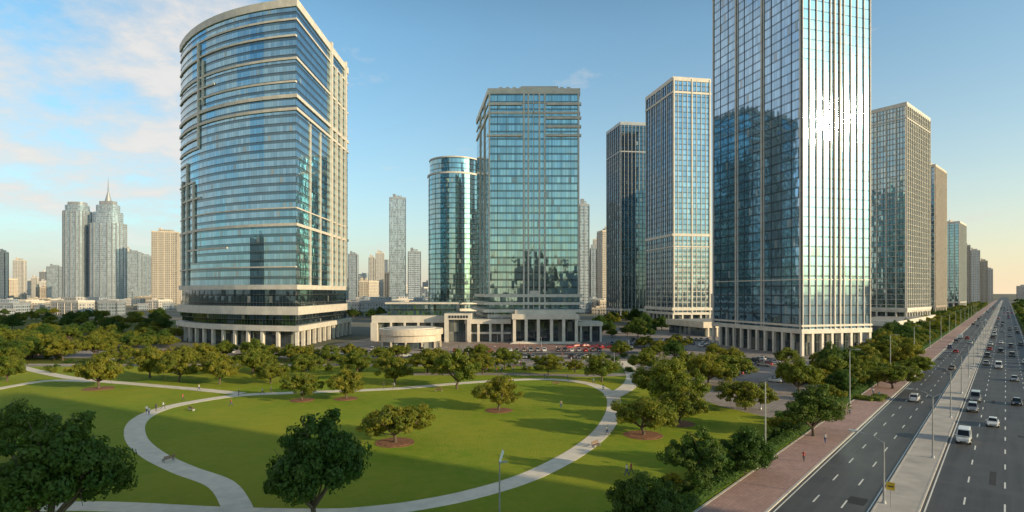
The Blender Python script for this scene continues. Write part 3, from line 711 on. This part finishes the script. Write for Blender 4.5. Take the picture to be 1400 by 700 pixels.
    return x.mesh(name,[paint,M_cg,M_tyre,M_hub,M_tl,M_hl,M_dark])
cols={'white':(.75,.75,.73),'silver':(.42,.43,.44),'black':(.02,.02,.022),'red':(.42,.02,.015),'grey':(.14,.145,.15),'blue':(.03,.07,.18),'champagne':(.4,.36,.28)}
PM={k:paintm(k,c,.5 if k in('silver','grey','champagne') else 0) for k,c in cols.items()}
CARS={k:car_mesh('car',PM[k]) for k in cols}; SUVS={k:car_mesh('suv',PM[k],'suv') for k in ('white','black','silver','grey')}
VANS={k:car_mesh('van',PM[k],'van') for k in ('white','silver')}
def rcar(): 
    if random.random()<.3: return 'suv',random.choice(list(SUVS.values()))
    return 'car',CARS[random.choice(['white','white','silver','black','red','grey','white','blue','champagne'])]
used=[]
def veh(px,py,me,name,toward):
    X,Y=at(px,py); t=RP.x*X+RP.y*Y; s=RD.x*X+RD.y*Y
    lanes=[-19.1,-16.1,-13.3] if t<-9.5 else [-5.4,-1.9,1.8,5.2]
    t=min(lanes,key=lambda q:abs(q-t)); P=rd(s,t)
    inst(name,me,P[0],P[1],.03,ROADANG+(math.pi if toward else 0)); used.append((s,t))
veh(1258,549,SUVS['white'],'suv',False);veh(1327,605,VANS['white'],'van',True);veh(1360,582,CARS['white'],'car',True);veh(1344,549,VANS['silver'],'van',True)
veh(1340,563,SUVS['silver'],'suv',True);veh(1378,552,CARS['black'],'car',True);veh(1358,503,VANS['white'],'van',True);veh(1377,487,SUVS['grey'],'suv',True);veh(1327,470,CARS['white'],'car',False)
veh(1369,470,CARS['white'],'car',True);veh(1345,462,SUVS['black'],'suv',False);veh(1378,520,CARS['silver'],'car',True);veh(1340,478,CARS['red'],'car',False)
for i in range(90):
    left=random.random()<.4; t=random.choice([-19.1,-16.1,-13.3] if left else [-5.4,-1.9,1.8,5.2]); s=random.uniform(230,1300)
    if any(abs(s-a)<9 and abs(t-b_)<1 for a,b_ in used): continue
    used.append((s,t)); nm,me=rcar()
    if random.random()<.12: nm,me='van',VANS['white']
    P=rd(s,t+random.uniform(-.2,.2)); inst(nm,me,P[0],P[1],.03,ROADANG+(0 if left else math.pi))
def park(p0,d,n,gap,ang,prob=.85):
    for i in range(n):
        if random.random()>prob: continue
        nm,me=rcar(); x_=p0[0]+d[0]*gap*i; y_=p0[1]+d[1]*gap*i
        if any((x_-a)**2+(y_-b_)**2<3.5 for a,b_,_ in placed): continue
        inst('parked_'+nm,me,x_,y_,.02,ang+random.uniform(-.04,.04)+(math.pi if random.random()<.4 else 0))
for t in (-43.5,-49.5,-63,-69): park(rd(172,t),(RD.x,RD.y),20,2.9,ROADANG+math.pi/2)
for t in (-46,-52): park(rd(262,t),(RD.x,RD.y),24,3,ROADANG+math.pi/2,.7)
park((48,268),(1,.05),16,3,math.pi/2);park((48,281),(1,.05),16,3,math.pi/2);park((60,214),(1,.1),8,3,1.6,.7);park((62,300),(1,.1),14,3,1.6)
park((-95,226),(1,0),14,6,0,.5);park((-240,241),(1,0),20,6.5,0,.5);park((-60,252),(1,0),8,3,1.57,.6);park((-24,248),(1,0),22,2.9,1.57,.8);park((2,222),(1,.02),12,2.9,1.57,.75)
for (X,Y) in ((40,262),(44,262.5),(36,263),(49,263),(30,270),(34,270.5),(41,271),(26,262)): inst('parked_car',CARS['red'],X,Y,.04,random.uniform(0,3))
x=MB()
for t in (-43.5,-49.5,-63,-69):
    for i in range(21):
        c=rd(170.5+2.9*i,t); x.box(c,(RP.x,RP.y),2.4,.06,.028,.032)
x.obj('parking_bay_markings',[M_paint])

# ------------------------------------------------------------------ street furniture
def lamp_mesh(name,h,arms,al=2.6,rise=.9,blade=False):
    x=MB(); x.tube((0,0,0),(0,0,.35),.26,.2,10); x.tube((0,0,.3),(0,0,h),.13,.07,8)
    for a in arms:
        c,s=math.cos(a),math.sin(a); p=[Vector((0,0,h-.1)),Vector((c*al*.4,s*al*.4,h+rise*.7)),Vector((c*al,s*al,h+rise))]
        x.tube(p[0],p[1],.06,.05,6);x.tube(p[1],p[2],.05,.04,6)
        q=p[2]; x.box((q.x+c*.35,q.y+s*.35),(c,s),.5,.17,q.z-.07,q.z+.06); x.box((q.x+c*.38,q.y+s*.38),(c,s),.36,.12,q.z-.11,q.z-.072,1)
    if blade:
        x.face([(-.08,0,h),(.35,.02,h+1.3),(.55,.02,h+1.0),(.12,0,h-.3)],m=1);x.face([(-.08,.05,h),(.12,.05,h-.3),(.55,.06,h+1.0),(.35,.06,h+1.3)],m=1)
        x.box((.42,.03),(1,0),.5,.14,h-.2,h-.08,0)
    return x.mesh(name,[M_pole,M_white])
Lm2=lamp_mesh('street_lamp',9.2,[math.pi/2,-math.pi/2]); Lm1=lamp_mesh('street_lamp',7.2,[math.pi/2],2.8); Ltall=lamp_mesh('street_lamp',12.2,[-math.pi/2],1.2,.3); Lb=lamp_mesh('street_lamp',6.4,[],blade=True); Lped=lamp_mesh('park_lamp',4.2,[0],.6,.1)
s=108
while s<1100: P=rd(s,-8.4); inst('street_lamp',Lm2,P[0],P[1],.15,ROADANG); s+=37
P=rd(81,-11.0); o=inst('street_lamp',Lm1,P[0],P[1],.15,ROADANG)
s=87
while s<900: P=rd(s,-26.2); inst('street_lamp',Ltall,P[0],P[1],.12,ROADANG); s+=59
X,Y=at(683,712); inst('street_lamp',Lb,X,Y,.12,.4)
for p in ((540,520),(300,515),(760,508),(640,500),(420,508),(150,510),(840,500),(900,510),(590,470),(680,468),(740,474),(860,480),(1040,560)):
    X,Y=at(*p); inst('park_lamp',Lped,X,Y,.1,random.uniform(0,6))
P=rd(80,-10.2); x=MB(); x.tube((0,0,0),(0,0,2.9),.045,.045,8,0); x.box((0,-.07),(1,0),.42,.02,2.0,2.9,1); x.box((0,-.094),(1,0),.30,.003,2.35,2.5,2)
o=x.obj('traffic_sign',[M_pole,plain('yellow_sign_paint',(.65,.42,.03),.4),M_dark]); o.location=(P[0],P[1],.17); o.rotation_euler=(0,0,-.7)
for q in (668,672,676,648):
    X,Y=at(q,466); x=MB(); x.tube((0,0,0),(0,0,16),.12,.05,8); x.tube((0,0,16),(0,0,16.3),.14,.02,8); o=x.obj('flagpole',[M_white]); o.location=(X,Y,0)
x=MB()
for k in range(4): x.box((0,-.2+k*.13),(1,0),.9,.05,.43,.47,1)
for k in range(3): x.box((0,.30),(1,0),.9,.02,.55+k*.14,.65+k*.14,1)
for sx in (-.75,.75): x.box((sx,0),(1,0),.04,.26,.02,.43,0); x.box((sx,.275),(1,0),.04,.03,.02,.98,0)
bm_=x.mesh('park_bench',[M_pole,plain('bench_timber',(.22,.12,.06),.6)])
for p,a in (((262,562),2.6),((600,536),3.1),((760,527),3.1),((815,612),.8),((230,632),-2.)): 
    X,Y=at(*p); inst('park_bench',bm_,X,Y,.12,a)

# ------------------------------------------------------------------ people
def person_mesh(name,pose,shirt,trous,skin,hair):
    if pose=='walk': la,ra,lk,rk,al,ar=.32,-.30,.30,-.62,-.35,.4
    elif pose=='run': la,ra,lk,rk,al,ar=.75,-.35,.2,-1.05,-.7,.8
    else: la,ra,lk,rk,al,ar=.05,-.04,.05,-.05,.06,-.05
    V=[];E=[];Rr=[]
    def add(p,r,par=None):
        V.append(p);Rr.append(r); i=len(V)-1
        if par is not None: E.append((par,i))
        return i
    pel=add((0,0,.93),.125); wa=add((.01,0,1.10),.115,pel); ch=add((.02,0,1.30),.145,wa); up=add((.02,0,1.42),.10,ch); nk=add((.03,0,1.50),.052,up); hd=add((.045,0,1.60),.092,nk); tp=add((.04,0,1.70),.075,hd)
    for sg,hip,kn in ((1,la,lk),(-1,ra,rk)):
        h=add((0,sg*.095,.88),.092,pel); k=add((math.sin(hip)*.42,sg*.1,.88-math.cos(hip)*.42),.062,h)
        kx,_,kz=V[k]; an=add((kx+math.sin(kn)*.40,sg*.1,kz-math.cos(kn)*.40),.040,k); ax,_,az=V[an]
        add((ax+.17,sg*.11,az-.035),.036,an)
    for sg,sh in ((1,al),(-1,ar)):
        s_=add((.02,sg*.185,1.40),.055,up); el=add((.02+math.sin(sh)*.28,sg*.23,1.40-math.cos(sh)*.28),.040,s_); x0,y0,z0=V[el]
        bend=sh+(.9 if pose=='run' else .3); wr=add((x0+math.sin(bend)*.24,sg*.23,z0-math.cos(bend)*.24),.027,el); x1,y1,z1=V[wr]
        hn=add((x1+math.sin(bend)*.09,sg*.225,z1-math.cos(bend)*.09),.030,wr); x2,y2,z2=V[hn]; add((x2+math.sin(bend)*.07,sg*.22,z2-math.cos(bend)*.07),.014,hn)
    zmin=min(v[2] for v in V)-.035; V=[(a,b_,c-zmin) for a,b_,c in V]
    me=bpy.data.meshes.new('tmp'); me.from_pydata(V,E,[]); o=bpy.data.objects.new('tmp',me); COL.objects.link(o)
    sk=o.modifiers.new('s','SKIN'); o.modifiers.new('u','SUBSURF').levels=1
    for i,sv in enumerate(me.skin_vertices[0].data): sv.radius=(Rr[i],Rr[i]); sv.use_root=(i==0)
    bpy.context.view_layer.update(); dg=bpy.context.evaluated_depsgraph_get(); m2=bpy.data.meshes.new_from_object(o.evaluated_get(dg)); m2.name=name
    bpy.data.objects.remove(o)
    for mm in (shirt,trous,skin,hair,M_tyre): m2.materials.append(mm)
    for p in m2.polygons:
        c=p.center; z=c.z+zmin; p.use_smooth=True
        if z<.09: i=4
        elif z<.96 and abs(c.y)<.19: i=1
        elif z>1.66 or (z>1.53 and c.x<.0): i=3
        elif z>1.47 or (abs(c.y)>.19 and z<1.17): i=2
        else: i=0
        p.material_index=i
    return m2
skin=plain('skin',(.36,.22,.15),.6); hair=plain('hair',(.03,.02,.015),.6)
cl=[plain('cloth_%d'%i,c,.85) for i,c in enumerate(((.45,.08,.06),(.6,.6,.58),(.05,.08,.2),(.08,.08,.09),(.35,.28,.2),(.1,.25,.3)))]
PP=[]
for i,(po,a,b_) in enumerate((('walk',0,3),('run',1,3),('walk',1,2),('stand',4,2),('stand',3,3),('walk',5,3),('run',0,2))):
    PP.append(person_mesh('person',po,cl[a],cl[b_],skin,hair))
def person(px,py,i,a): X,Y=at(px,py); inst('person',PP[i],X,Y,.155,a)
for a in ((857,652,2,2.4),(863,650,0,2.6),(223,560,1,.2),(316,556,6,3.3),(767,559,3,-1.5),(272,535,2,0),(250,549,0,3.0),(830,596,2,1.9)): person(*a)
CL=catmull([at(*p) for p in loop_pts])
for i in range(16):
    j=random.randrange(60,len(CL)-60); d=CL[j+1]-CL[j]; inst('person',random.choice([PP[2],PP[5],PP[4],PP[1]]),CL[j].x+random.uniform(-1,1),CL[j].y+random.uniform(-1,1),.152,math.atan2(d.y,d.x)+random.choice([0,math.pi]))
for i in range(150):
    px=random.uniform(600,880); py=random.uniform(469,510); X,Y=at(px,py)
    o=inst('person',random.choice(PP),X,Y,.03 if py<500 else .13,random.uniform(0,6.28))
for i in range(12):
    P=rd(random.uniform(90,260),random.uniform(-26,-22)); inst('person',random.choice([PP[0],PP[2],PP[5]]),P[0],P[1],.15,ROADANG+random.choice([0,math.pi]))

# ------------------------------------------------------------------ sky and sun
w=bpy.data.worlds.new('World'); sc.world=w; w.use_nodes=True; nt=w.node_tree
bg=nt.nodes['Background']; bg.inputs[1].default_value=.14
sky=nd(nt,'ShaderNodeTexSky',sky_type='NISHITA'); sky.sun_disc=False; sky.sun_elevation=SUN_EL; sky.sun_rotation=math.atan2(SUN.x,SUN.y)
sky.air_density=1.0; sky.dust_density=1.0; sky.ozone_density=1.5; sky.altitude=20
gv=nd(nt,'ShaderNodeTexCoord').outputs['Generated']
sp=nd(nt,'ShaderNodeSeparateXYZ'); nt.links.new(gv,sp.inputs[0])
zp=mth(nt,'MAXIMUM',sp.outputs[2],0.0)
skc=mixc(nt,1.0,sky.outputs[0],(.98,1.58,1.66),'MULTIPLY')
skc=mixc(nt,ramp(nt,zp,.40,.80),skc,mixc(nt,1.0,skc,(.24,.25,.28),'MULTIPLY'))   # out-of-view zenith dimmed to cut sky fill on the ground
sdot=mth(nt,'ADD',mth(nt,'MULTIPLY',sp.outputs[0],SUN.x),mth(nt,'MULTIPLY',sp.outputs[1],SUN.y))
hz=mixc(nt,ramp(nt,sdot,-.9,.35),(5.0,4.4,3.95),(7.9,6.1,4.0))
hf=mth(nt,'MULTIPLY',mth(nt,'POWER',2.718,mth(nt,'MULTIPLY',zp,-6.0)),.92)
skc=mixc(nt,hf,skc,hz)
zz=mth(nt,'ADD',zp,.22)
cb=nd(nt,'ShaderNodeCombineXYZ'); nt.links.new(mth(nt,'DIVIDE',sp.outputs[0],zz),cb.inputs[0]); nt.links.new(mth(nt,'DIVIDE',sp.outputs[1],zz),cb.inputs[1])
n1=noise(nt,cb.outputs[0],1.7,8,.60)
mask=ramp(nt,sp.outputs[0],-.16,-.56)
v=mth(nt,'MULTIPLY_ADD',mask,.205,n1)
cl_=ramp(nt,v,.59,.73); cl_=mth(nt,'MULTIPLY',cl_,ramp(nt,sp.outputs[2],.02,.12)); cl_=mth(nt,'MULTIPLY',cl_,.88)
cshade=mixc(nt,ramp(nt,v,.66,.86),(5.5,5.3,5.1),(6.9,6.5,6.0))
c=mixc(nt,cl_,skc,cshade)
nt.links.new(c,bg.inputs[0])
L=bpy.data.lights.new('sun','SUN'); L.energy=5; L.angle=R(.5); L.color=(1,.78,.48)
lo=bpy.data.objects.new('sun',L); COL.objects.link(lo)
sd=Vector((SUN.x*math.cos(SUN_EL),SUN.y*math.cos(SUN_EL),math.sin(SUN_EL))); lo.rotation_euler=sd.to_track_quat('Z','Y').to_euler()
sc.view_settings.view_transform='Standard'; sc.view_settings.look='None'; sc.view_settings.exposure=0
cam=bpy.data.cameras.new('camera'); co=bpy.data.objects.new('camera',cam); COL.objects.link(co)
co.location=(0,0,EYE); co.rotation_euler=(R(90),0,0); cam.sensor_width=36; cam.lens=36*800/1400; cam.shift_y=50/1400; cam.clip_end=20000; cam.clip_start=.5
sc.camera=co
print('objects',len(bpy.data.objects))
